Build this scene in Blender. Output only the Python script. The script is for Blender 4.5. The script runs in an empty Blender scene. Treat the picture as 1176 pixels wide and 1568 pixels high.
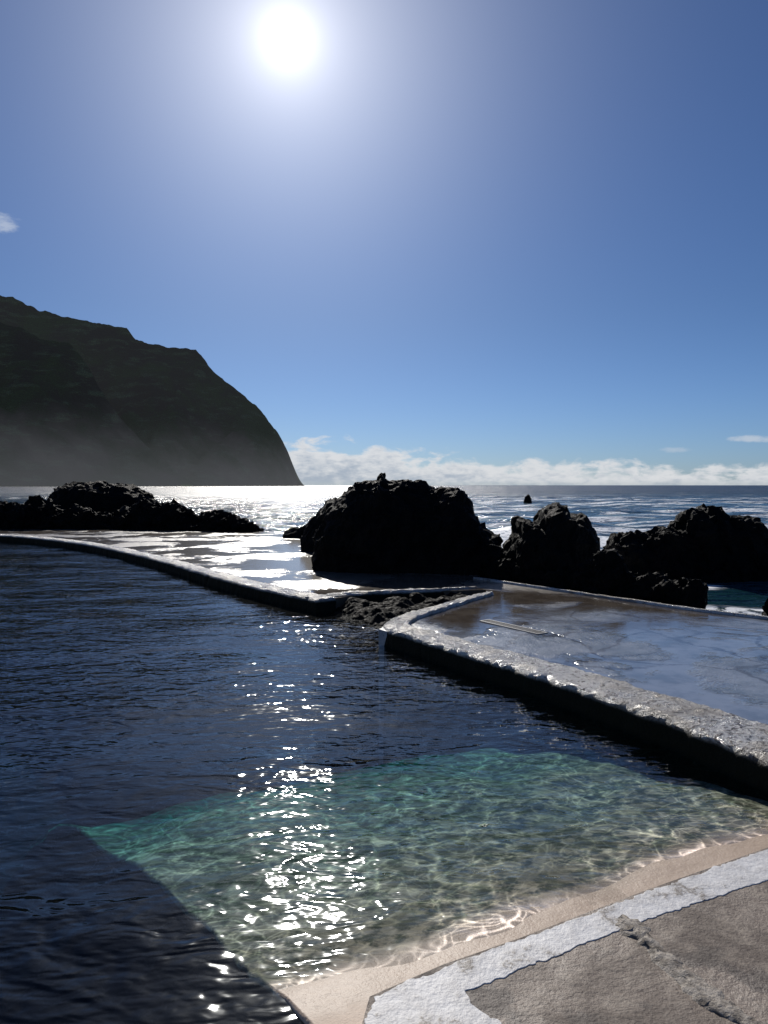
import bpy, math, random
import numpy as np
from mathutils import Vector, noise
random.seed(3); rng=np.random.RandomState(5)
scene=bpy.context.scene
scene.view_settings.view_transform='Standard'
try: scene.view_settings.look='None'
except Exception: pass
scene.view_settings.exposure=0

# ------------------------------------------------------------- helpers
class G:
    def __init__(s,nt): s.nt=nt
    def n(s,t,ins=None,**p):
        nd=s.nt.nodes.new(t)
        for k,v in p.items(): setattr(nd,k,v)
        for k,v in (ins or {}).items():
            if isinstance(v,bpy.types.NodeSocket): s.nt.links.new(v,nd.inputs[k])
            else: nd.inputs[k].default_value=v
        return nd
    def m(s,op,a,b=0.0,c=0.0,clamp=False):
        nd=s.n('ShaderNodeMath',{0:a,1:b,2:c},operation=op); nd.use_clamp=clamp
        return nd.outputs[0]
    def mix(s,f,a,b,bt='MIX'):
        nd=s.n('ShaderNodeMix',data_type='RGBA',blend_type=bt,clamp_factor=True)
        for i,v in ((0,f),(6,a),(7,b)):
            if isinstance(v,bpy.types.NodeSocket): s.nt.links.new(v,nd.inputs[i])
            elif i==0: nd.inputs[i].default_value=v
            else: nd.inputs[i].default_value=(v[0],v[1],v[2],1)
        return nd.outputs[2]
    def ss(s,x,a,b,lo=0.0,hi=1.0):
        nd=s.n('ShaderNodeMapRange',{0:x,1:a,2:b,3:lo,4:hi},interpolation_type='SMOOTHSTEP')
        return nd.outputs[0]
    def noise(s,vec,scale,detail=3,rough=.5,dist=0):
        return s.n('ShaderNodeTexNoise',{'Vector':vec,'Scale':scale,'Detail':detail,'Roughness':rough,'Distortion':dist}).outputs[0]
    def map(s,vec,sc=(1,1,1),loc=(0,0,0),rot=(0,0,0)):
        return s.n('ShaderNodeMapping',{'Vector':vec,'Scale':sc,'Location':loc,'Rotation':rot}).outputs[0]
def newmat(name):
    m=bpy.data.materials.new(name); m.use_nodes=True
    nt=m.node_tree; nt.nodes.clear(); g=G(nt)
    g.out=g.n('ShaderNodeOutputMaterial')
    geo=g.n('ShaderNodeNewGeometry'); g.pos=geo.outputs['Position']
    g.xyz=g.n('ShaderNodeSeparateXYZ',{0:g.pos}).outputs
    return m,g
def finish(g,ins):
    b=g.n('ShaderNodeBsdfPrincipled',ins); g.nt.links.new(b.outputs[0],g.out.inputs[0]); return b
def bump(g,h,dist,strength=1.0):
    return g.n('ShaderNodeBump',{'Height':h,'Distance':dist,'Strength':strength}).outputs[0]
def mesh(name,verts,faces,mat,smooth=False,parent=None):
    me=bpy.data.meshes.new(name); me.from_pydata([tuple(map(float,v)) for v in verts],[],[tuple(map(int,f)) for f in faces]); me.update()
    if smooth: me.polygons.foreach_set('use_smooth',[True]*len(me.polygons))
    o=bpy.data.objects.new(name,me); scene.collection.objects.link(o)
    if mat: me.materials.append(mat)
    if parent: o.parent=parent
    return o
def inpoly(px,py,poly):
    r=np.zeros(px.shape,bool); n=len(poly); j=n-1
    for i in range(n):
        xi,yi=poly[i]; xj,yj=poly[j]
        if yi!=yj:
            c=((yi>py)!=(yj>py))&(px<(xj-xi)*(py-yi)/(yj-yi)+xi); r^=c
        j=i
    return r
def resample(pts,step):
    out=[]
    for a,b in zip(pts[:-1],pts[1:]):
        a=np.array(a,float);b=np.array(b,float);L=np.linalg.norm((b-a)[:2]);n=max(1,int(math.ceil(L/step)))
        for k in range(n): out.append(a+(b-a)*k/n)
    out.append(np.array(pts[-1],float)); return out
def chaikin(pts,it=2):
    pts=[np.array(p,float) for p in pts]
    for _ in range(it):
        o=[pts[0]]
        for a,b in zip(pts[:-1],pts[1:]): o+= [a*.75+b*.25,a*.25+b*.75]
        o.append(pts[-1]); pts=o
    return pts
def slab(name,poly,z0,z1,mat,jit=0,step=.05,bev=0,parent=None):
    if jit:
        p=resample(list(poly)+[poly[0]],step)[:-1]
        poly=[(q[0]+jit*noise.noise(Vector((q[0]*9,q[1]*9,3)))+jit*.8*noise.noise(Vector((q[0]*37,q[1]*37,8))),
               q[1]+jit*noise.noise(Vector((q[0]*9,q[1]*9,13)))+jit*.8*noise.noise(Vector((q[0]*37,q[1]*37,18)))) for q in p]
    n=len(poly)
    v=[(p[0],p[1],z1) for p in poly]+[(p[0],p[1],z0) for p in poly]
    area=sum(poly[i][0]*poly[(i+1)%n][1]-poly[(i+1)%n][0]*poly[i][1] for i in range(n))
    idx=list(range(n)) if area>0 else list(range(n))[::-1]
    f=[idx,[i+n for i in idx[::-1]]]
    for a,b in zip(idx,idx[1:]+idx[:1]): f.append([b,a,a+n,b+n])
    o=mesh(name,v,f,mat,parent=parent)
    if bev:
        md=o.modifiers.new('bev','BEVEL'); md.width=bev; md.segments=2; md.limit_method='ANGLE'; md.angle_limit=math.radians(50)
    return o

# ------------------------------------------------------------- camera (eye 2.1 m above pool water)
cam=bpy.data.cameras.new('camera'); co=bpy.data.objects.new('camera',cam); scene.collection.objects.link(co)
co.location=(0,0,2.1); co.rotation_euler=(math.radians(90),0,0)
cam.sensor_fit='VERTICAL'; cam.sensor_height=36; cam.lens=26; cam.shift_y=-0.0261
cam.clip_end=60000; cam.clip_start=.05
scene.camera=co

# ------------------------------------------------------------- sun + sky
sd=Vector((-148,1132,683)).normalized()
el=math.asin(sd.z); az=math.atan2(sd.x,sd.y)
sl=bpy.data.lights.new('sun','SUN'); sl.energy=3.9; sl.angle=math.radians(.5); sl.color=(1,.95,.87)
so=bpy.data.objects.new('sun',sl); scene.collection.objects.link(so)
so.rotation_euler=sd.to_track_quat('Z','Y').to_euler(); so.location=(-5,30,30)

w=bpy.data.worlds.new('World'); scene.world=w; w.use_nodes=True; w.node_tree.nodes.clear(); g=G(w.node_tree)
sky=g.n('ShaderNodeTexSky',sky_type='NISHITA'); sky.sun_disc=False; sky.sun_elevation=el; sky.sun_rotation=az
sky.air_density=1.0; sky.dust_density=.3; sky.ozone_density=2.0
tc=g.n('ShaderNodeTexCoord').outputs['Generated']
dirn=g.n('ShaderNodeVectorMath',{0:tc},operation='NORMALIZE').outputs[0]
dx,dy,dz=g.n('ShaderNodeSeparateXYZ',{0:dirn}).outputs
dot=g.n('ShaderNodeVectorMath',{0:dirn,1:tuple(sd)},operation='DOT_PRODUCT').outputs['Value']
th=g.m('MULTIPLY',g.m('ARCCOSINE',g.m('MINIMUM',dot,.9999999)),57.2958)
tint=g.mix(g.ss(dz,-.02,.24),(.27,.41,.72),(.24,.345,.535))
skyc=g.mix(1.0,sky.outputs[0],tint,'MULTIPLY')
def ex(amp,tau,pw=1):
    t=g.m('DIVIDE',th,tau)
    if pw!=1: t=g.m('POWER',t,pw)
    return g.m('MULTIPLY',g.m('EXPONENT',g.m('MULTIPLY',t,-1.0)),amp)
aur=g.n('ShaderNodeVectorMath',{0:(1,.98,.94),'Scale':g.m('ADD',ex(60,.70,2.0),ex(9,1.3))},operation='SCALE').outputs[0]
aur2=g.n('ShaderNodeVectorMath',{0:(1.04,.98,.92),'Scale':ex(7.6,7.0)},operation='SCALE').outputs[0]
s2=g.n('ShaderNodeVectorMath',{0:skyc,1:aur},operation='ADD').outputs[0]
s2=g.n('ShaderNodeVectorMath',{0:s2,1:aur2},operation='ADD').outputs[0]
# cloud bank on the horizon
cv=g.map(dirn,(9,9,22))
cn=g.noise(cv,2.4,6,.58,.3)
cn2=g.noise(g.map(dirn,(3,3,3)),1.7,2)
top=g.m('ADD',g.m('MULTIPLY_ADD',dx,-.070,.047),g.m('MULTIPLY_ADD',cn2,.03,-.015))
over=g.m('ADD',g.m('SUBTRACT',top,dz),g.m('MULTIPLY_ADD',cn,.08,-.040))
cm=g.ss(over,-.002,.013)
cm=g.m('MULTIPLY',cm,g.ss(dz,-.002,.010,.5,.92))
shade=g.ss(g.m('ADD',over,g.m('MULTIPLY_ADD',g.noise(cv,6,3,.6),.08,-.040)),.004,.06)
cc=g.mix(shade,(7.2,7.3,7.5),(3.7,4.3,5.2))
s3=g.mix(cm,s2,cc)
pn=g.m('MULTIPLY_ADD',g.noise(g.map(dirn,(30,30,70)),1.2,4,.6),2.6,-1.5)
def puff(ax,elv,wx,wz,amt):
    tx=g.m('DIVIDE',dx,dy); tz=g.m('DIVIDE',dz,dy)
    a=g.m('POWER',g.m('ABSOLUTE',g.m('DIVIDE',g.m('SUBTRACT',tx,ax),wx)),2)
    b=g.m('POWER',g.m('ABSOLUTE',g.m('DIVIDE',g.m('SUBTRACT',tz,elv),wz)),2)
    r=g.m('ADD',g.m('SUBTRACT',1.0,g.m('ADD',a,b)),pn)
    return g.m('MULTIPLY',g.m('MULTIPLY',g.ss(r,0,1.0),amt),g.m('GREATER_THAN',dy,.1))
s3=g.mix(puff(-.52,.355,.035,.018,.55),s3,(6,6.6,7.5))
s3=g.mix(puff(.50,.063,.045,.006,.6),s3,(6,6.4,7))
s3=g.mix(puff(.39,.048,.03,.005,.35),s3,(6,6.4,7))
bg=g.n('ShaderNodeBackground',{'Color':s3,'Strength':.1}); o=g.n('ShaderNodeOutputWorld'); g.nt.links.new(bg.outputs[0],o.inputs[0])

# ------------------------------------------------------------- layout (metres)
L=[(-42,34.5),(-23.8,30.3),(-14.5,27.9),(-12.2,26.2),(-9.41,23.5),(-7.36,20.9),(-5.22,17.9),(-4.10,16.1),(-3.05,14.5),(-2.07,13.2),(-1.10,12.05)]
INL=[(-1.2,12.25),(-.3,12.95),(.72,13.15),(1.75,13.6)]
R=[(1.75,12.9),(1.3,12.3),(.78,11.5),(.21,10.7),(-.13,9.75),(.41,9.03),(.76,8.41),(1.18,7.78),(1.54,7.22),(1.83,6.65),(2.18,6.0),(2.41,5.55),(2.62,4.96),(2.95,4.2),(3.4,3.4)]
deck_out=[(12,-5),(12,4.2),(5.53,10.6),(4.74,11.4),(3.61,12.9),(1.9,15.2),(2.6,17.5),(2.0,19.5),(-.8,25),(-3.0,29.0),(-6,31),(-9,34),(-19,37),(-42,43)]
# ------------------------------------------------------------- materials
def kerb_mat():
    m,g=newmat('white_kerb_paint')
    n1=g.noise(g.pos,2.2,5,.6); n2=g.noise(g.pos,22,5,.7); n3=g.noise(g.pos,90,2,.6)
    c=g.mix(g.ss(n1,.42,.64),(.64,.62,.59),(.30,.265,.23))
    worn=g.ss(g.xyz[1],8.5,4.5,0,.07)
    c=g.mix(g.ss(g.m('ADD',n2,worn),.53,.65),c,(.11,.09,.07))
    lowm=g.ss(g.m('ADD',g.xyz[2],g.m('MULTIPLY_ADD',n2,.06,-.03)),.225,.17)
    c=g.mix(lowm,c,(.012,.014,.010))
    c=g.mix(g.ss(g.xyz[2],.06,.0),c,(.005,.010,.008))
    r=g.ss(n1,.35,.65,.14,.36)
    h=g.m('ADD',g.m('MULTIPLY',n2,.044),g.m('MULTIPLY',n3,.008)); h=g.m('ADD',h,g.m('MULTIPLY',n1,.06))
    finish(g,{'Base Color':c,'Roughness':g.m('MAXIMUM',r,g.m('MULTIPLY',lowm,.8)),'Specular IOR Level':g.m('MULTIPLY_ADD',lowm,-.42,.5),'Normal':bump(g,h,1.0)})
    return m
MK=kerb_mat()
def deck_mat():
    m,g=newmat('wet_deck_paving')
    n1=g.noise(g.pos,.55,6,.6,.4); n2=g.noise(g.pos,3.2,5,.6); n3=g.noise(g.pos,40,2,.6)
    wv=g.n('ShaderNodeVectorMath',{0:g.pos,1:g.n('ShaderNodeTexNoise',{'Vector':g.pos,'Scale':1.2,'Detail':3}).outputs['Color']},operation='ADD').outputs[0]
    vo=g.n('ShaderNodeTexVoronoi',{'Vector':g.map(wv,(1,1,.01)),'Scale':.85},feature='DISTANCE_TO_EDGE').outputs['Distance']
    line=g.m('MULTIPLY',g.ss(vo,.040,.008),g.ss(n2,.30,.46,0,.7))
    dry=g.mix(g.ss(n2,.35,.65),(.26,.29,.34),(.16,.19,.23))
    dry=g.mix(line,dry,(.07,.07,.08))
    wet=g.mix(g.ss(n2,.35,.65),(.075,.06,.048),(.12,.10,.08))
    far=g.ss(g.m('ADD',g.xyz[1],g.m('MULTIPLY_ADD',n1,9,-4.5)),9.2,11.5)
    c=g.mix(far,dry,wet)
    walk=g.ss(g.xyz[1],12.5,14)     # the walkway by the left pool edge drains: only patches stay under water
    wr=g.ss(n1,.47,.54); wfar=g.m('MULTIPLY',far,g.ss(n1,.34,.42)); ww=g.ss(n1,.43,.52)
    wm=g.m('ADD',g.m('MULTIPLY',g.m('MAXIMUM',wr,wfar),g.m('SUBTRACT',1.0,walk)),g.m('MULTIPLY',ww,walk))
    r=g.m('MULTIPLY_ADD',wm,-.23,g.m('MULTIPLY_ADD',walk,.09,.29))
    h=g.m('MULTIPLY',g.m('ADD',g.m('MULTIPLY',n3,.006),g.m('MULTIPLY',n2,.03)),g.m('MULTIPLY_ADD',wm,-.85,1.0))
    finish(g,{'Base Color':c,'Roughness':r,'Normal':bump(g,h,.8)})
    return m
MD=deck_mat()
def terrace_mat():
    m,g=newmat('brown_concrete')
    n1=g.noise(g.pos,1.8,6,.65,.5); n2=g.noise(g.pos,9,6,.65); n3=g.noise(g.pos,70,4,.7)
    c=g.mix(g.ss(n1,.40,.64),(.27,.21,.16),(.12,.09,.068))
    c=g.mix(g.ss(n2,.45,.75),c,(.31,.255,.20))
    c=g.mix(g.ss(n3,.54,.70,0,.7),c,(.07,.055,.044))
    c=g.mix(g.ss(g.noise(g.pos,3.5,5,.6),.56,.62,0,.6),c,(.065,.05,.04))
    h=g.m('ADD',g.m('MULTIPLY',n2,.016),g.m('MULTIPLY',n3,.006)); h=g.m('ADD',h,g.m('MULTIPLY',n1,.03))
    finish(g,{'Base Color':c,'Roughness':g.ss(n1,.3,.7,.40,.75),'Normal':bump(g,h,.8)})
    return m
MT=terrace_mat()
def stripe_mat():
    m,g=newmat('white_edge_paint')
    n1=g.noise(g.pos,6,6,.65); n3=g.noise(g.pos,60,4,.7)
    c=g.mix(g.ss(n1,.4,.7),(.72,.71,.70),(.52,.50,.48))
    c=g.mix(g.ss(g.m('ADD',n1,g.m('MULTIPLY',n3,.35)),.75,.84),c,(.24,.21,.18))
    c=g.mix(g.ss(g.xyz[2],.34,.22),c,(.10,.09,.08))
    h=g.m('ADD',g.m('MULTIPLY',n1,.02),g.m('MULTIPLY',n3,.003))
    finish(g,{'Base Color':c,'Roughness':.55,'Normal':bump(g,h,.8)})
    return m
MS=stripe_mat()
def ramp_mat():
    m,g=newmat('ramp_screed')
    n1=g.noise(g.pos,2.5,5,.6); n2=g.noise(g.pos,9,5,.65); n3=g.noise(g.pos,80,2,.6)
    c=g.mix(g.ss(n1,.38,.66),(.70,.565,.45),(.56,.44,.34))
    c=g.mix(g.ss(n2,.62,.70,0,.45),c,(.32,.25,.19))
    dd=g.n('ShaderNodeVectorMath',{0:g.map(g.pos,(1,1.6,1)),1:(1.13,6.05,.05)},operation='DISTANCE').outputs['Value']
    c=g.mix(g.ss(g.m('ADD',dd,g.m('MULTIPLY_ADD',n2,.3,-.15)),.15,.12,0,.6),c,(.26,.19,.14))
    under=g.ss(g.xyz[2],.006,-.022)
    bed=g.mix(g.ss(n2,.42,.58),(.33,.29,.22),(.085,.09,.065))
    bed=g.mix(g.ss(n1,.45,.6,0,.5),bed,(.15,.145,.105))
    c=g.mix(under,c,bed)
    # light lost in the water is painted into the bed colour by depth
    dep=g.m('MAXIMUM',g.m('MULTIPLY',g.xyz[2],-1.0),0.0)
    att=g.n('ShaderNodeCombineXYZ',{0:g.m('EXPONENT',g.m('MULTIPLY',dep,-4.4)),1:g.m('EXPONENT',g.m('MULTIPLY',dep,-1.6)),2:g.m('EXPONENT',g.m('MULTIPLY',dep,-1.45))}).outputs[0]
    c=g.mix(1.0,c,att,'MULTIPLY')
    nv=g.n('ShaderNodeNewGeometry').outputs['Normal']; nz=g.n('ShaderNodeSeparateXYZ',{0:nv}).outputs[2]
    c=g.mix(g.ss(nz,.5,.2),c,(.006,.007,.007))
    wet=g.ss(g.m('ADD',g.xyz[2],g.m('MULTIPLY_ADD',n1,.03,-.015)),.028,.014)
    c=g.mix(g.m('MULTIPLY',g.m('MULTIPLY',wet,.5),g.m('SUBTRACT',1.0,under)),c,(.30,.22,.155))
    h=g.m('ADD',g.m('MULTIPLY',n2,.010),g.m('MULTIPLY',n3,.0025))
    finish(g,{'Base Color':c,'Roughness':g.m('MULTIPLY_ADD',wet,-.15,.65),'Specular IOR Level':g.m('MULTIPLY_ADD',under,-.3,.3),'Normal':bump(g,h,.8)})
    return m
MR=ramp_mat()
def lava_mat(name='lava_stone',k=1.0):
    m,g=newmat(name)
    n1=g.noise(g.pos,3,5,.65); n2=g.noise(g.pos,16,4,.7)
    c=g.mix(g.ss(n1,.35,.65),(.0028*k,.0025*k,.0025*k),(.008*k,.0068*k,.006*k))
    h=g.m('ADD',g.m('MULTIPLY',n1,.10),g.m('MULTIPLY',n2,.04))
    finish(g,{'Base Color':c,'Roughness':g.ss(n2,.4,.6,.6,.9),'Specular IOR Level':.09,'Normal':bump(g,h,1.0)})
    return m
ML=lava_mat()
m,g=newmat('pool_bed_stone')
finish(g,{'Base Color':g.mix(g.ss(g.noise(g.pos,.8,4),.4,.6),(.0008,.006,.012),(.0005,.004,.008)),'Roughness':.9,'Specular IOR Level':0.0}); MB=m  # near-black navy: light lost in deep water is painted into the bed colour

def pool_mat():
    m,g=newmat('pool_water')
    st=g.map(g.pos,(.55,1.0,1.0),rot=(0,0,math.radians(-12)))
    w1=g.noise(st,1.3,1,.5,.3); w2=g.noise(st,4.9,2,.55,.5); w3=g.noise(st,16,1,.5,.3)
    amp=g.ss(g.noise(g.pos,.35,1),.35,.65,.55,1.2)
    h=g.m('ADD',g.m('ADD',g.m('MULTIPLY',w1,.046),g.m('MULTIPLY',w2,.027)),g.m('MULTIPLY',w3,.0056))
    h=g.m('MULTIPLY',h,amp)
    nb=bump(g,h,1.0)
    # Schlick reflectance of a water surface, same from above and below
    inc=g.n('ShaderNodeNewGeometry').outputs['Incoming']
    cs=g.m('ABSOLUTE',g.n('ShaderNodeVectorMath',{0:nb,1:inc},operation='DOT_PRODUCT').outputs['Value'])
    fr=g.m('MULTIPLY_ADD',g.m('POWER',g.m('SUBTRACT',1.0,g.m('MINIMUM',cs,1.0)),5.0),.98,.02)
    gl=g.n('ShaderNodeBsdfGlossy',{'Color':(.93,.97,1,1),'Roughness':.055,'Normal':nb})
    wn=g.n('ShaderNodeTexNoise',{'Vector':g.pos,'Scale':3.0,'Detail':1}).outputs['Color']
    wv=g.n('ShaderNodeVectorMath',{0:g.map(g.pos,(.8,1.15,.01)),1:g.n('ShaderNodeVectorMath',{0:wn,'Scale':.5},operation='SCALE').outputs[0]},operation='ADD').outputs[0]
    v1=g.n('ShaderNodeTexVoronoi',{'Vector':wv,'Scale':4.8},feature='DISTANCE_TO_EDGE').outputs['Distance']
    v2=g.n('ShaderNodeTexVoronoi',{'Vector':g.map(wv,(1,1,1),(3.3,1.7,0)),'Scale':9},feature='DISTANCE_TO_EDGE').outputs['Distance']
    l=g.m('ADD',g.m('POWER',g.ss(v1,.13,0.0),3.0),g.m('MULTIPLY',g.m('POWER',g.ss(v2,.16,0),3),.6))  # caustic net: focused sunlight painted into the water's transparent colour
    l=g.m('MULTIPLY',l,g.ss(g.noise(g.pos,1.6,2),.32,.62,.25,1.15))
    t=g.m('MULTIPLY_ADD',l,.82,.76)
    tcol=g.n('ShaderNodeCombineXYZ',{0:t,1:t,2:t}).outputs[0]
    tr=g.n('ShaderNodeBsdfTransparent',{'Color':tcol})
    mx=g.n('ShaderNodeMixShader',{0:fr,1:tr.outputs[0],2:gl.outputs[0]})
    g.nt.links.new(mx.outputs[0],g.out.inputs[0])
    return m
MW=pool_mat()
def sea_mat():
    m,g=newmat('sea_water')
    st=g.map(g.pos,(.5,1.0,1.0),rot=(0,0,.2))
    w00=g.noise(st,.02,4,.6); w0=g.noise(st,.12,3,.5); w1=g.noise(st,.55,3,.55,.4); w2=g.noise(st,2.6,3,.6,.4)
    h=g.m('ADD',g.m('ADD',g.m('MULTIPLY',w0,2.2),g.m('MULTIPLY',w1,1.0)),g.m('MULTIPLY',w2,.26))
    h=g.m('ADD',h,g.m('MULTIPLY',w00,10.0))
    fm=g.noise(g.map(g.pos,(.35,1.0,1)),.20,8,.70,.6)
    near=g.m('MULTIPLY',g.ss(g.xyz[0],0,6),g.ss(g.xyz[1],240,90,0,.10))
    def rr(x,y,r,a):
        d=g.n('ShaderNodeVectorMath',{0:g.pos,1:(x,y,-.4)},operation='DISTANCE').outputs['Value']
        return g.ss(d,r,r*.35,0,a)
    near=g.m('MAXIMUM',near,rr(3.6,21,6.5,.27)); near=g.m('MAXIMUM',near,rr(6.0,18,3.4,.26)); near=g.m('MAXIMUM',near,rr(8,30,13,.19)); near=g.m('MAXIMUM',near,rr(7,13.5,3.5,.16))
    f=g.ss(g.m('ADD',fm,near),.60,.67)
    f=g.m('MULTIPLY',f,g.ss(g.noise(g.pos,3,4,.7),.35,.50))
    nb=bump(g,h,1.0,g.m('MULTIPLY_ADD',f,-.85,1.0))
    c=g.mix(g.ss(g.xyz[1],400,20),(.004,.018,.042),(.008,.038,.052))
    c=g.mix(f,c,(.88,.90,.92))
    far=g.ss(g.xyz[1],20,250)
    r=g.m('ADD',g.m('MULTIPLY_ADD',far,.26,.10),g.m('MULTIPLY',f,.4))
    finish(g,{'Base Color':c,'Roughness':r,'IOR':1.33,'Specular IOR Level':.30,'Normal':nb})
    return m
MSEA=sea_mat()

# ------------------------------------------------------------- waves
def waves(X,Y,lams,amps,seed,n=9,main=-1.45,spread=.7):
    r=np.random.RandomState(seed); Z=np.zeros_like(X)
    for lam,a in zip(lams,amps):
        for _ in range(n):
            th=main+r.randn()*spread; l=lam*(.7+.6*r.rand()); k=2*math.pi/l
            Z+=a/math.sqrt(n)*np.sin(k*(X*math.cos(th)+Y*math.sin(th))+r.rand()*6.28)
    return Z
def off(pts,d):
    P=[np.array(p,float) for p in pts]; o=[]
    for i,p in enumerate(P):
        t=P[min(i+1,len(P)-1)]-P[max(i-1,0)]; t/=np.linalg.norm(t); o.append((p[0]-t[1]*d,p[1]+t[0]*d))
    return o
def bigmesh(name,V,F,mat):
    used=np.unique(F); rm=np.full(len(V),-1); rm[used]=np.arange(len(used)); V=V[used]; F=rm[F]
    me=bpy.data.meshes.new(name); me.vertices.add(len(V)); me.vertices.foreach_set('co',V.ravel())
    me.loops.add(len(F)*4); me.loops.foreach_set('vertex_index',F.ravel().astype(np.int32))
    me.polygons.add(len(F)); me.polygons.foreach_set('loop_start',np.arange(0,len(F)*4,4,dtype=np.int32))
    me.polygons.foreach_set('loop_total',np.full(len(F),4,dtype=np.int32)); me.update(calc_edges=True); me.validate()
    me.polygons.foreach_set('use_smooth',[True]*len(me.polygons))
    me.materials.append(mat); o=bpy.data.objects.new(name,me); scene.collection.objects.link(o); return o
pool_poly=off(L,.25)+[(-.9,12.6),(1.2,13.0)]+off(R,.25)[1:-1]+[(3.6,3.0),(3.2,1.5),(.6,1.0),(.4,-4),(-42,-4)]
def pool_water():
    s=.085; xs=np.concatenate([np.arange(-42,-20,.085*2),np.arange(-20,4,s)]); ys=np.arange(-4,35,s)
    X,Y=np.meshgrid(xs,ys,indexing='ij'); Z=waves(X,Y,[2.4,1.3],[.006,.0026],4)
    ny=X.shape[1]
    cx=(X[:-1,:-1]+X[1:,1:])/2; cy=(Y[:-1,:-1]+Y[1:,1:])/2
    I,J=np.nonzero(inpoly(cx,cy,pool_poly)); a=I*ny+J
    F=np.stack([a,a+ny,a+ny+1,a+1],1)
    bigmesh('pool_water',np.stack([X.ravel(),Y.ravel(),Z.ravel()],1),F,MW)
pool_water()
mesh('pool_bed',[(-45,-6,-3.8),(6,-6,-3.8),(6,38,-3.8),(-45,38,-3.8)],[(0,1,2,3)],MB)
def sea():
    rad=[7.0]
    while rad[-1]<40000: rad.append(rad[-1]+max(.22,rad[-1]*.018) if rad[-1]<600 else rad[-1]*1.12)
    rad=np.array(rad); A=np.linspace(0,2*math.pi,900,endpoint=False)
    Rr,T=np.meshgrid(rad,A,indexing='ij'); X=Rr*np.sin(T); Y=Rr*np.cos(T)
    fade=np.clip(1.3-Rr/220,0,1)
    Z=-.42+waves(X,Y,[9,4.5],[.14,.07],7,main=-1.2)*fade+waves(X,Y,[2.0],[.035],8,main=-1.2)*np.clip(1-Rr/60,0,1)
    n,mm=X.shape; i,j=np.meshgrid(np.arange(n-1),np.arange(mm),indexing='ij'); j2=(j+1)%mm
    F=np.stack([i*mm+j,i*mm+j2,(i+1)*mm+j2,(i+1)*mm+j],-1)
    cx=(X[i,j]+X[i+1,j2])/2; cy=(Y[i,j]+Y[i+1,j2])/2
    F=F[~inpoly(cx,cy,pool_poly)][:,::-1]
    bigmesh('sea',np.stack([X.ravel(),Y.ravel(),Z.ravel()],1),F,MSEA)
sea()

# ------------------------------------------------------------- decks and kerbs
dpoly=off(L,.06)+[(-.35,13.05),(.72,13.25),(1.85,13.45)]+off(R,.06)+[(3.4,-5)]+deck_out
slab('pool_deck',dpoly,-4.4,.20,MD)
def kerb(name,pts,w0,w1,ztop,step=.06,it=3,parent=None):
    P=resample([tuple(p) for p in chaikin(pts,it)],step); n=len(P); V=[];F=[]
    sec=[(0,-4.3,0),(0,-.3,0),(0,.0,0),(0.004,ztop-.10,0),(.012,ztop-.06,0),(.035,ztop-.025,0),(.07,ztop-.008,0),(.11,ztop,0)]+[(0,ztop+.004,k) for k in (.3,.4,.5,.6,.7,.8,.9)]+[(0,ztop-.01,.95),(0,ztop-.09,1.0)]
    m=len(sec)
    for i,p in enumerate(P):
        t=P[min(i+2,n-1)]-P[max(i-2,0)]; t/=np.linalg.norm(t); nr=np.array([-t[1],t[0]])
        wd=w0+(w1-w0)*i/(n-1)
        for (o,z,k) in sec:
            q=p[:2]+nr*(o+k*wd)
            a=.03*noise.noise(Vector((q[0]*3,q[1]*3,z*3)))+.030*noise.noise(Vector((q[0]*11,q[1]*11,z*9)))
            b=.014*noise.noise(Vector((q[0]*5,q[1]*5,7+z)))+.016*noise.noise(Vector((q[0]*14,q[1]*14,7)))
            V.append((q[0]+nr[0]*a,q[1]+nr[1]*a,z+(b if z>0 else 0)))
    for i in range(n-1):
        for j in range(m-1): F.append((i*m+j,(i+1)*m+j,(i+1)*m+j+1,i*m+j+1))
    F.append(tuple(range(m))); F.append(tuple((n-1)*m+j for j in range(m))[::-1])
    return mesh(name,V,F,MK,smooth=True,parent=parent)
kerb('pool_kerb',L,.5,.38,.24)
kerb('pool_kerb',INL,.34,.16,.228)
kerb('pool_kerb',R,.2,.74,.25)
rim=[(11.9,4.1),(5.5,10.5),(4.7,11.3),(3.57,12.83),(1.9,15.05)]
P=resample(rim,.15); V=[];F=[]
for i,p in enumerate(P):
    t=P[min(i+1,len(P)-1)]-P[max(i-1,0)]; t/=np.linalg.norm(t); nr=np.array([t[1],-t[0]])
    jz=.008*noise.noise(Vector((p[0]*4,p[1]*4,0)))
    for o_,z in ((-.01,.12),(0,.235),(-.11,.24),(-.13,.19)): q=p+nr*(o_); V.append((q[0],q[1],z+jz))
for i in range(len(P)-1):
    for j in range(3): F.append((i*4+j,i*4+j+1,(i+1)*4+j+1,(i+1)*4+j))
mesh('deck_edge_rim',V,F,MK,smooth=True)

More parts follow.
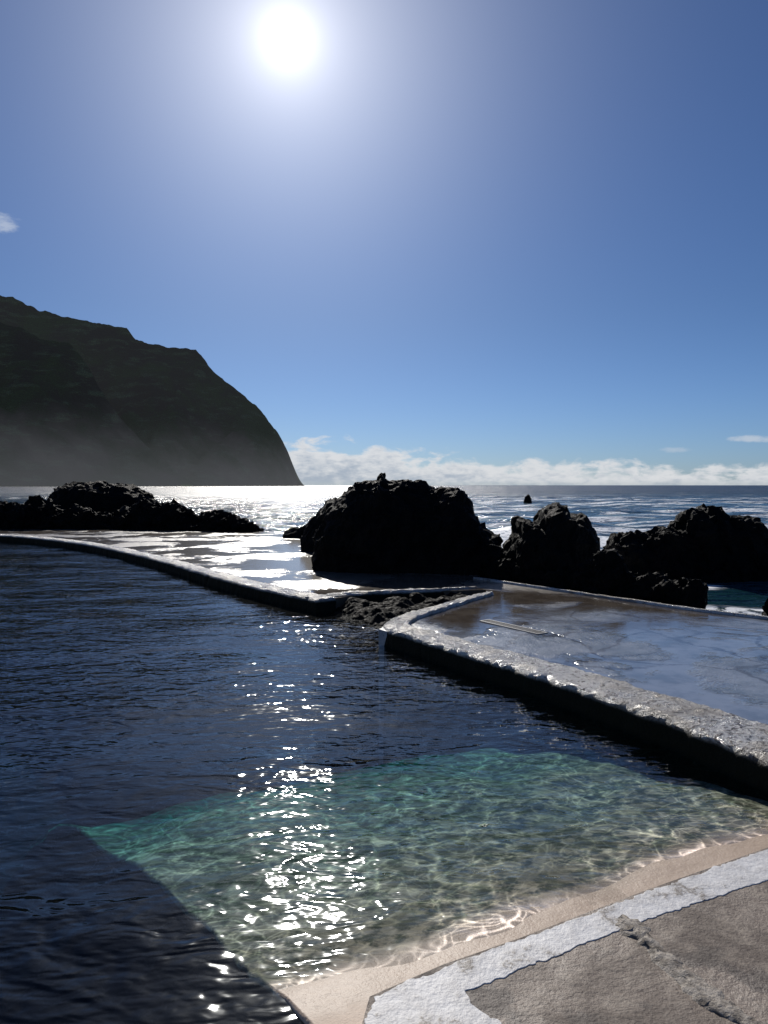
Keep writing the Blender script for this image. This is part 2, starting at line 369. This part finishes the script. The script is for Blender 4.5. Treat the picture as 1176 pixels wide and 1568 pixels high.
E=[(3.9,4.56),(1.794,3.454),(1.131,3.108),(.518,2.768),(.212,2.611),(-.039,2.451),(-.058,2.33),(-.25,1.2),(-.5,0.0)]
Ein=[(-.15,0),(.12,1.2),(.375,2.332),(.29,2.42),(.267,2.476),(.617,2.665),(1.012,2.885),(1.652,3.18),(3.9,4.28)]
terr=slab('concrete_terrace',off(E,-.012)[:-1]+[(-.5,-.2),(-1,-4),(7,-4),(7,6.1)],-4.35,.40,MT)
slab('painted_edge',E+Ein,.10,.403,MS,jit=.015,step=.014,bev=.006,parent=terr)
slab('side_wall',[(p[0]+.012,p[1]-.012) for p in E]+Ein,-4.3,.2,ML,parent=terr)
P=resample([(.93,2.905),(.985,2.74),(1.02,2.61),(1.09,2.42),(1.2,2.28),(1.35,2.05),(1.6,1.8)],.012); V=[];F=[]
for i,p in enumerate(P):
    t=P[min(i+1,len(P)-1)]-P[max(i-1,0)]; t/=np.linalg.norm(t); nr=np.array([-t[1],t[0]])
    wd=(.052+.035*noise.noise(Vector((i*.09,0,0))))*min(1,i/5+.2)
    for j,(k,z) in enumerate(((-1,.396),(-.8,.403),(-.4,.410),(0,.413),(.4,.410),(.8,.403),(1,.396))):
        q=p+nr*(k*wd+.022*noise.noise(Vector((p[0]*25,p[1]*25,j)))); V.append((q[0],q[1],z+(.012*noise.noise(Vector((q[0]*45,q[1]*45,1))) if z>.397 else 0)))
for i in range(len(P)-1):
    for j in range(6): F.append((i*7+j,(i+1)*7+j,(i+1)*7+j+1,i*7+j+1))
m,g=newmat('mortar'); n2=g.noise(g.pos,25,6,.7)
finish(g,{'Base Color':g.mix(g.ss(n2,.38,.6),(.17,.14,.11),(.42,.37,.31)),'Roughness':.6,'Normal':bump(g,n2,.02)})
mesh('mortar_seam',V,F,m,smooth=True,parent=terr)

# submerged ramp
O=np.array([-.41,3.04]); T=np.array([.885,.465]); Nn=np.array([-.465,.885])
def ramp():
    ds=np.concatenate([np.arange(-1.3,.6,.03),np.arange(.6,9,.08)]); M=150; V=[];F=[]
    for d in ds:
        t0=-.14*d-.02*math.sin(d*5)*(d>0)
        if d<0: z=-.085*d
        else: z=-.135*d-.068*max(0,d-1.8)**2
        for j in range(M+1):
            s=(j/M)**1.25; t=t0+s*(5.2-t0); q=O+T*t+Nn*d
            zz=max(z,-3.7)
            rl=noise.noise(Vector((q[0]*1.3,q[1]*1.3,5)))*.009+noise.noise(Vector((q[0]*4,q[1]*4,5)))*.004
            if d>.3: rl+=noise.noise(Vector((q[0]*2.5,q[1]*2.5,9)))*.05*min(1,(d-.3))
            if d>1: rl+=noise.noise(Vector((q[0]*.8,q[1]*.8,2)))*.16*min(1,(d-1)*.5)
            if j==0: q=q+T*(.012*noise.noise(Vector((d*14,1,2))))
            V.append((q[0],q[1],zz+rl))
    for i in range(len(ds)-1):
        for j in range(M): a=i*(M+1)+j; F.append((a,a+1,a+M+2,a+M+1))
    base=len(V)
    for i in range(len(ds)): v=V[i*(M+1)]; V.append((v[0]-.004,v[1]-.01,v[2]-.03)); V.append((v[0]-.01,v[1]-.01,-4.2))
    for i in range(len(ds)-1):
        a=i*(M+1); b=(i+1)*(M+1); F.append((a,b,base+2*(i+1),base+2*i)); F.append((base+2*i,base+2*i+2,base+2*i+3,base+2*i+1))
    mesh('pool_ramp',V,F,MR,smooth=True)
ramp()

# drain grate
m,g=newmat('galvanised_steel'); finish(g,{'Base Color':(.35,.34,.32,1),'Metallic':.6,'Roughness':.45})
m2,g=newmat('drain_dark'); finish(g,{'Base Color':(.01,.01,.01,1),'Roughness':.9})
a=np.array([1.42,10.35]); b=np.array([2.02,9.46]); t=(b-a)/np.linalg.norm(b-a); nr=np.array([-t[1],t[0]]); Ln=np.linalg.norm(b-a)
V=[];F=[]
def bx(p,q,wd,z0,z1):
    d=(q-p)/np.linalg.norm(q-p); nn=np.array([-d[1],d[0]])*wd/2; k=len(V)
    for z in (z0,z1):
        for c in (p-nn,q-nn,q+nn,p+nn): V.append((c[0],c[1],z))
    for f in ((4,5,6,7),(0,1,5,4),(1,2,6,5),(2,3,7,6),(3,0,4,7)): F.append(tuple(k+i for i in f))
bx(a-nr*.08,b-nr*.08,.02,.196,.212); bx(a+nr*.08,b+nr*.08,.02,.196,.212); bx(a-nr*.09-t*.01,a+nr*.09-t*.01,.02,.195,.213); bx(b-nr*.09+t*.01,b+nr*.09+t*.01,.02,.195,.213)
for k in range(1,22): p=a+t*Ln*k/22; bx(p-nr*.07,p+nr*.07,.012,.196,.209)
gr=mesh('drain_grate',V,F,m)
V=[];F=[]; bx(a,b,.15,.19,.204); mesh('channel',V,F,m2,parent=gr)

# ------------------------------------------------------------- lava rocks
def rock(name,prof,zb,amp=.16,f=1.6,rows=54,step=.045,seed=0,mat=ML):
    P=resample(prof,step); n=len(P); V=[];F=[]; m=rows
    sv=Vector((seed*7.1,seed*3.3,seed*1.7))
    for i,q in enumerate(P):
        endk=min(1,min(i,n-1-i)/4.0+.15)
        for j in range(m):
            a=math.pi*(1.06-1.12*j/(m-1)); c=math.cos(a); s=math.sin(a)
            sg=math.copysign(abs(c)**.75,c)
            yy=q[1]+q[3]*endk*sg
            hgt=(q[2]-zb); zz=zb+hgt*(math.copysign(abs(s)**.62,s))
            v=Vector((q[0],yy,zz)); u=v*f+sv
            d1=noise.fractal(u,1.0,2.1,5)
            vo=noise.voronoi(u*1.3)[0]; vo2=noise.voronoi(u*3.4)[0]
            d=amp*(.8*d1+.65*(vo[1]-vo[0]-.3)+.38*(vo2[1]-vo2[0]-.3))
            dx_=amp*.8*noise.noise(u*1.7+Vector((9,2,4)))+amp*.45*noise.noise(u*5)
            V.append((v.x+dx_,v.y+d*sg,v.z+d*max(0,s)+amp*.3*noise.noise(u*4.5+sv)))
    for i in range(n-1):
        for j in range(m-1): F.append((i*m+j,i*m+j+1,(i+1)*m+j+1,(i+1)*m+j))
    F.append(tuple(range(m))[::-1]); F.append(tuple((n-1)*m+j for j in range(m)))
    return mesh(name,V,F,mat)
rock('lava_boulder',[(-1.62,17.3,.45,.5),(-1.58,17.3,.95,.8),(-1.38,17.4,1.46,1.1),(-1.05,17.5,1.76,1.4),(-.66,17.5,2.10,1.5),(-.2,17.5,2.22,1.6),(-.12,17.5,2.25,1.6),(-.06,17.5,2.40,1.6),(.04,17.5,2.22,1.6),(.49,17.5,2.24,1.6),(.96,17.5,2.12,1.6),(1.22,17.4,1.98,1.6),(1.42,17.3,2.07,1.6),(1.73,17.2,2.02,1.6),(1.96,17.1,1.71,1.5),(2.07,17,1.37,1.4),(2.27,16.8,1.14,1.3),(2.5,16.6,.93,1.2),(2.6,16.5,.5,.9)],-.1,amp=.16,seed=1,step=.03,rows=80)
rock('lava_boulder',[(-2.5,22,.3,.5),(-2.3,22,.85,.8),(-2.0,22,1.2,1),(-1.7,22,1.55,1.1),(-1.4,22,1.65,1.2),(-.9,22,1.5,1),(-.5,22,.8,.6)],-.5,amp=.17,seed=2)
rock('lava_boulder',[(-3.7,27,.3,.4),(-3.4,27,.5,.6),(-2.9,27,.65,.7),(-2.6,27,.85,.8),(-2.2,27,.8,.8),(-1.8,27,.4,.5)],-.5,amp=.15,seed=3)
rock('lava_boulder',[(2.25,15.9,.25,.4),(2.4,15.9,.55,.6),(2.6,15.8,.72,.8),(2.74,15.7,1.15,1),(2.82,15.6,1.38,1.1),(3.24,15.5,1.33,1.2),(3.35,15.5,1.62,1.2),(3.59,15.5,1.74,1.2),(3.75,15.5,1.68,1.2),(3.83,15.5,1.45,1.2),(4.14,15.5,1.48,1.1),(4.27,15.5,1.26,1),(4.36,15.5,.91,.9),(4.42,15.5,.6,.6),(4.5,15.5,.1,.3)],-.8,amp=.15,seed=14,step=.025,rows=64)
rock('lava_boulder',[(1.9,16.3,.35,.4),(2.2,15.8,.6,.6),(2.6,15.2,.58,.6),(3.0,14.6,.52,.55),(3.5,14.0,.42,.6),(3.8,13.7,.58,.6),(3.95,13.5,.88,.6),(4.12,13.4,.90,.6),(4.3,13.2,.58,.6),(4.66,12.8,.62,.6),(4.85,12.5,.42,.55),(5.0,12.35,.62,.5),(5.12,12.2,.58,.45),(5.2,12.0,.3,.3)],-.8,amp=.19,f=2.4,seed=5,step=.025)
rock('lava_boulder',[(6.0,20,.2,.4),(6.18,20,.6,.8),(6.48,20,.83,1),(7.01,20,.70,1),(7.37,20,1.0,1.1),(7.99,20,1.0,1.2),(8.13,20,1.36,1.2),(8.43,20,1.44,1.3),(8.9,20,1.60,1.3),(9.05,20,1.30,1.3),(9.75,20,1.34,1.3),(9.93,20,1.05,1.2),(10.4,20,.74,1.1),(10.8,20,.47,1),(11.6,20,.1,.6)],-.9,amp=.22,seed=6,step=.035,rows=64)
rock('lava_boulder',[(5.98,11.4,.1,.3),(6.1,11.4,.5,.5),(6.35,11.4,.66,.6),(6.9,11.3,.6,.7),(7.6,11.2,.2,.4)],-.9,amp=.15,f=2.2,seed=7)
rock('lava_boulder',[(-17.2,38,.8,1),(-16.7,38,1.9,1.6),(-16.05,38,2.2,2),(-15.2,38,2.28,2.2),(-14.2,38,2.2,2.2),(-13.0,38,2.1,2),(-12.2,38,1.8,1.8),(-11.8,38,1.3,1.4),(-11.4,38,.6,1)],-.5,amp=.24,f=1.0,seed=8,step=.06)
rock('lava_boulder',[(-26,34,1.2,1),(-22,34,1.5,1.5),(-18.9,33.5,1.5,1.5),(-17.1,33,1.4,1.3),(-16.6,33,1.15,1.2),(-15.8,33,1.2,1.2),(-15.5,33,1.6,1.2),(-15.3,33,1.3,1.2),(-14.2,33,1.05,1.2),(-13.06,33,.95,1.2),(-11.9,33,.9,1.2),(-11,32.8,1.15,1.2),(-10.1,32.5,1.25,1.2),(-9.1,32.2,1.25,1.2),(-8.4,32,.95,1),(-7.7,31.5,.6,.9),(-7.3,31.3,.85,1),(-6.8,31,.9,1),(-6.06,30.7,.65,.9),(-5.3,30.4,.38,.7),(-4.9,30.2,.1,.4)],-.5,amp=.42,f=1.5,seed=9,step=.05)
rock('sea_stack',[(19.8,105,-.3,.3),(20.0,105,.4,.5),(20.3,105,.75,.6),(20.6,105,.8,.6),(20.85,105,.4,.5),(21.0,105,-.3,.3)],-1.2,amp=.12,seed=10,rows=24)
V=[];F=[]; n1,n2=90,80
for i in range(n1+1):
    for j in range(n2+1):
        s=i/n1; t=j/n2
        A=np.array([-1.35,11.9])*(1-s)+np.array([.0,9.85])*s; B=np.array([1.7,13.75])*(1-s)+np.array([2.1,12.9])*s
        mid=np.array([-.3,12.95])*(1-s)+np.array([.5,10.95])*s
        q=(1-t)**2*A+2*t*(1-t)*mid+t*t*B
        u=Vector((q[0]*2.6,q[1]*2.6,2)); vo=noise.voronoi(u*1.2)[0]
        z=-.35+.46*min(1,t/.30)**.7+.09*noise.fractal(u,1,2,4)+.12*(vo[1]-vo[0]-.3)
        V.append((q[0],q[1],z))
for i in range(n1):
    for j in range(n2): a=i*(n2+1)+j; F.append((a,a+n2+1,a+n2+2,a+1))
mesh('lava_ledge',V,F,ML)

# ------------------------------------------------------------- headland
m,g=newmat('headland_scrub')
n1=g.noise(g.pos,.006,7,.65); n2=g.noise(g.map(g.pos,(1,1,3.5)),.014,5,.65)
c=g.mix(g.ss(n1,.40,.60),(.045,.042,.034),(.060,.115,.030))
c=g.mix(g.ss(n2,.50,.66),c,(.18,.21,.085))
bs=g.n('ShaderNodeBsdfPrincipled',{'Base Color':c,'Roughness':.95,'Specular IOR Level':0.0,'Normal':bump(g,g.m('ADD',n1,g.m('MULTIPLY',n2,.6)),90)})
hz=g.m('ADD',g.ss(g.m('ADD',g.xyz[2],g.m('MULTIPLY_ADD',n1,140,-70)),210,-40,0,.30),.040)  # painted haze: a faint glow mixed over the scrub, stronger towards the base
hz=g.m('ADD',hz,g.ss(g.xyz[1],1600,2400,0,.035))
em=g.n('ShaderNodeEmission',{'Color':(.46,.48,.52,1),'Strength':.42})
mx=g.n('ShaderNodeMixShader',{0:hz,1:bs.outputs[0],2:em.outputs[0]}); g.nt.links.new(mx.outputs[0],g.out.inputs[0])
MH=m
def ridge(prof,yr,front,back,nz,V,F):
    xs=np.arange(prof[0][0],prof[-1][0]+.1,6.0); hx=[p[0] for p in prof]; hz_=[p[1] for p in prof]
    ns=110; base=len(V); S=np.concatenate([np.linspace(-1,0,14)[:-1],np.linspace(0,1,ns)]); M=len(S)
    for x in xs:
        h=np.interp(x,hx,hz_); h+=min(10,h*.05)*noise.fractal(Vector((x*.02,0,nz)),1,2,4)
        kf=min(1,h/400)
        for s in S:
            if s<=0: y=yr-s*back*(.2+.8*kf); z=h*(1+s)
            else:
                y=yr-s*front*(.12+.88*kf)
                z=h*((1-s)**1.05)
                e=math.sin(math.pi*min(1,s))
                u=Vector((x*.0042,y*.0012,nz)); rg=abs(noise.noise(u))*2-.5+.5*(abs(noise.noise(u*2.3))*2-.5)
                z+=h*.20*e*rg+ h*.07*e*noise.fractal(Vector((x*.015,y*.015,z*.01)),1,2,4)
                z=min(z,h*(1-.85*s))
            V.append((x,y,max(z,-3) if abs(s)<1 else -3))
    for i in range(len(xs)-1):
        for j in range(M-1): a=base+i*M+j; F.append((a,a+M,a+M+1,a+1))
V=[];F=[]
H=[(-3600,860),(-2600,800),(-1519,700),(-1298,647),(-1254,638),(-1210,613),(-1111,578),(-868,532),(-841,494),(-790,479),(-636,459),(-609,428),(-559,373),(-481,311),(-415,252),(-360,185),(-327,119),(-305,57),(-283,0)]
ridge(H,2500,620,900,1.0,V,F)
S_=[(-3000,620),(-1700,520),(-1150,462),(-987,425),(-886,383),(-802,361),(-760,310),(-735,257),(-685,185),(-617,110),(-534,40),(-483,0)]
ridge(S_,1900,520,500,7.0,V,F)
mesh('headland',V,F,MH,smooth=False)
print('done',len(bpy.data.objects))
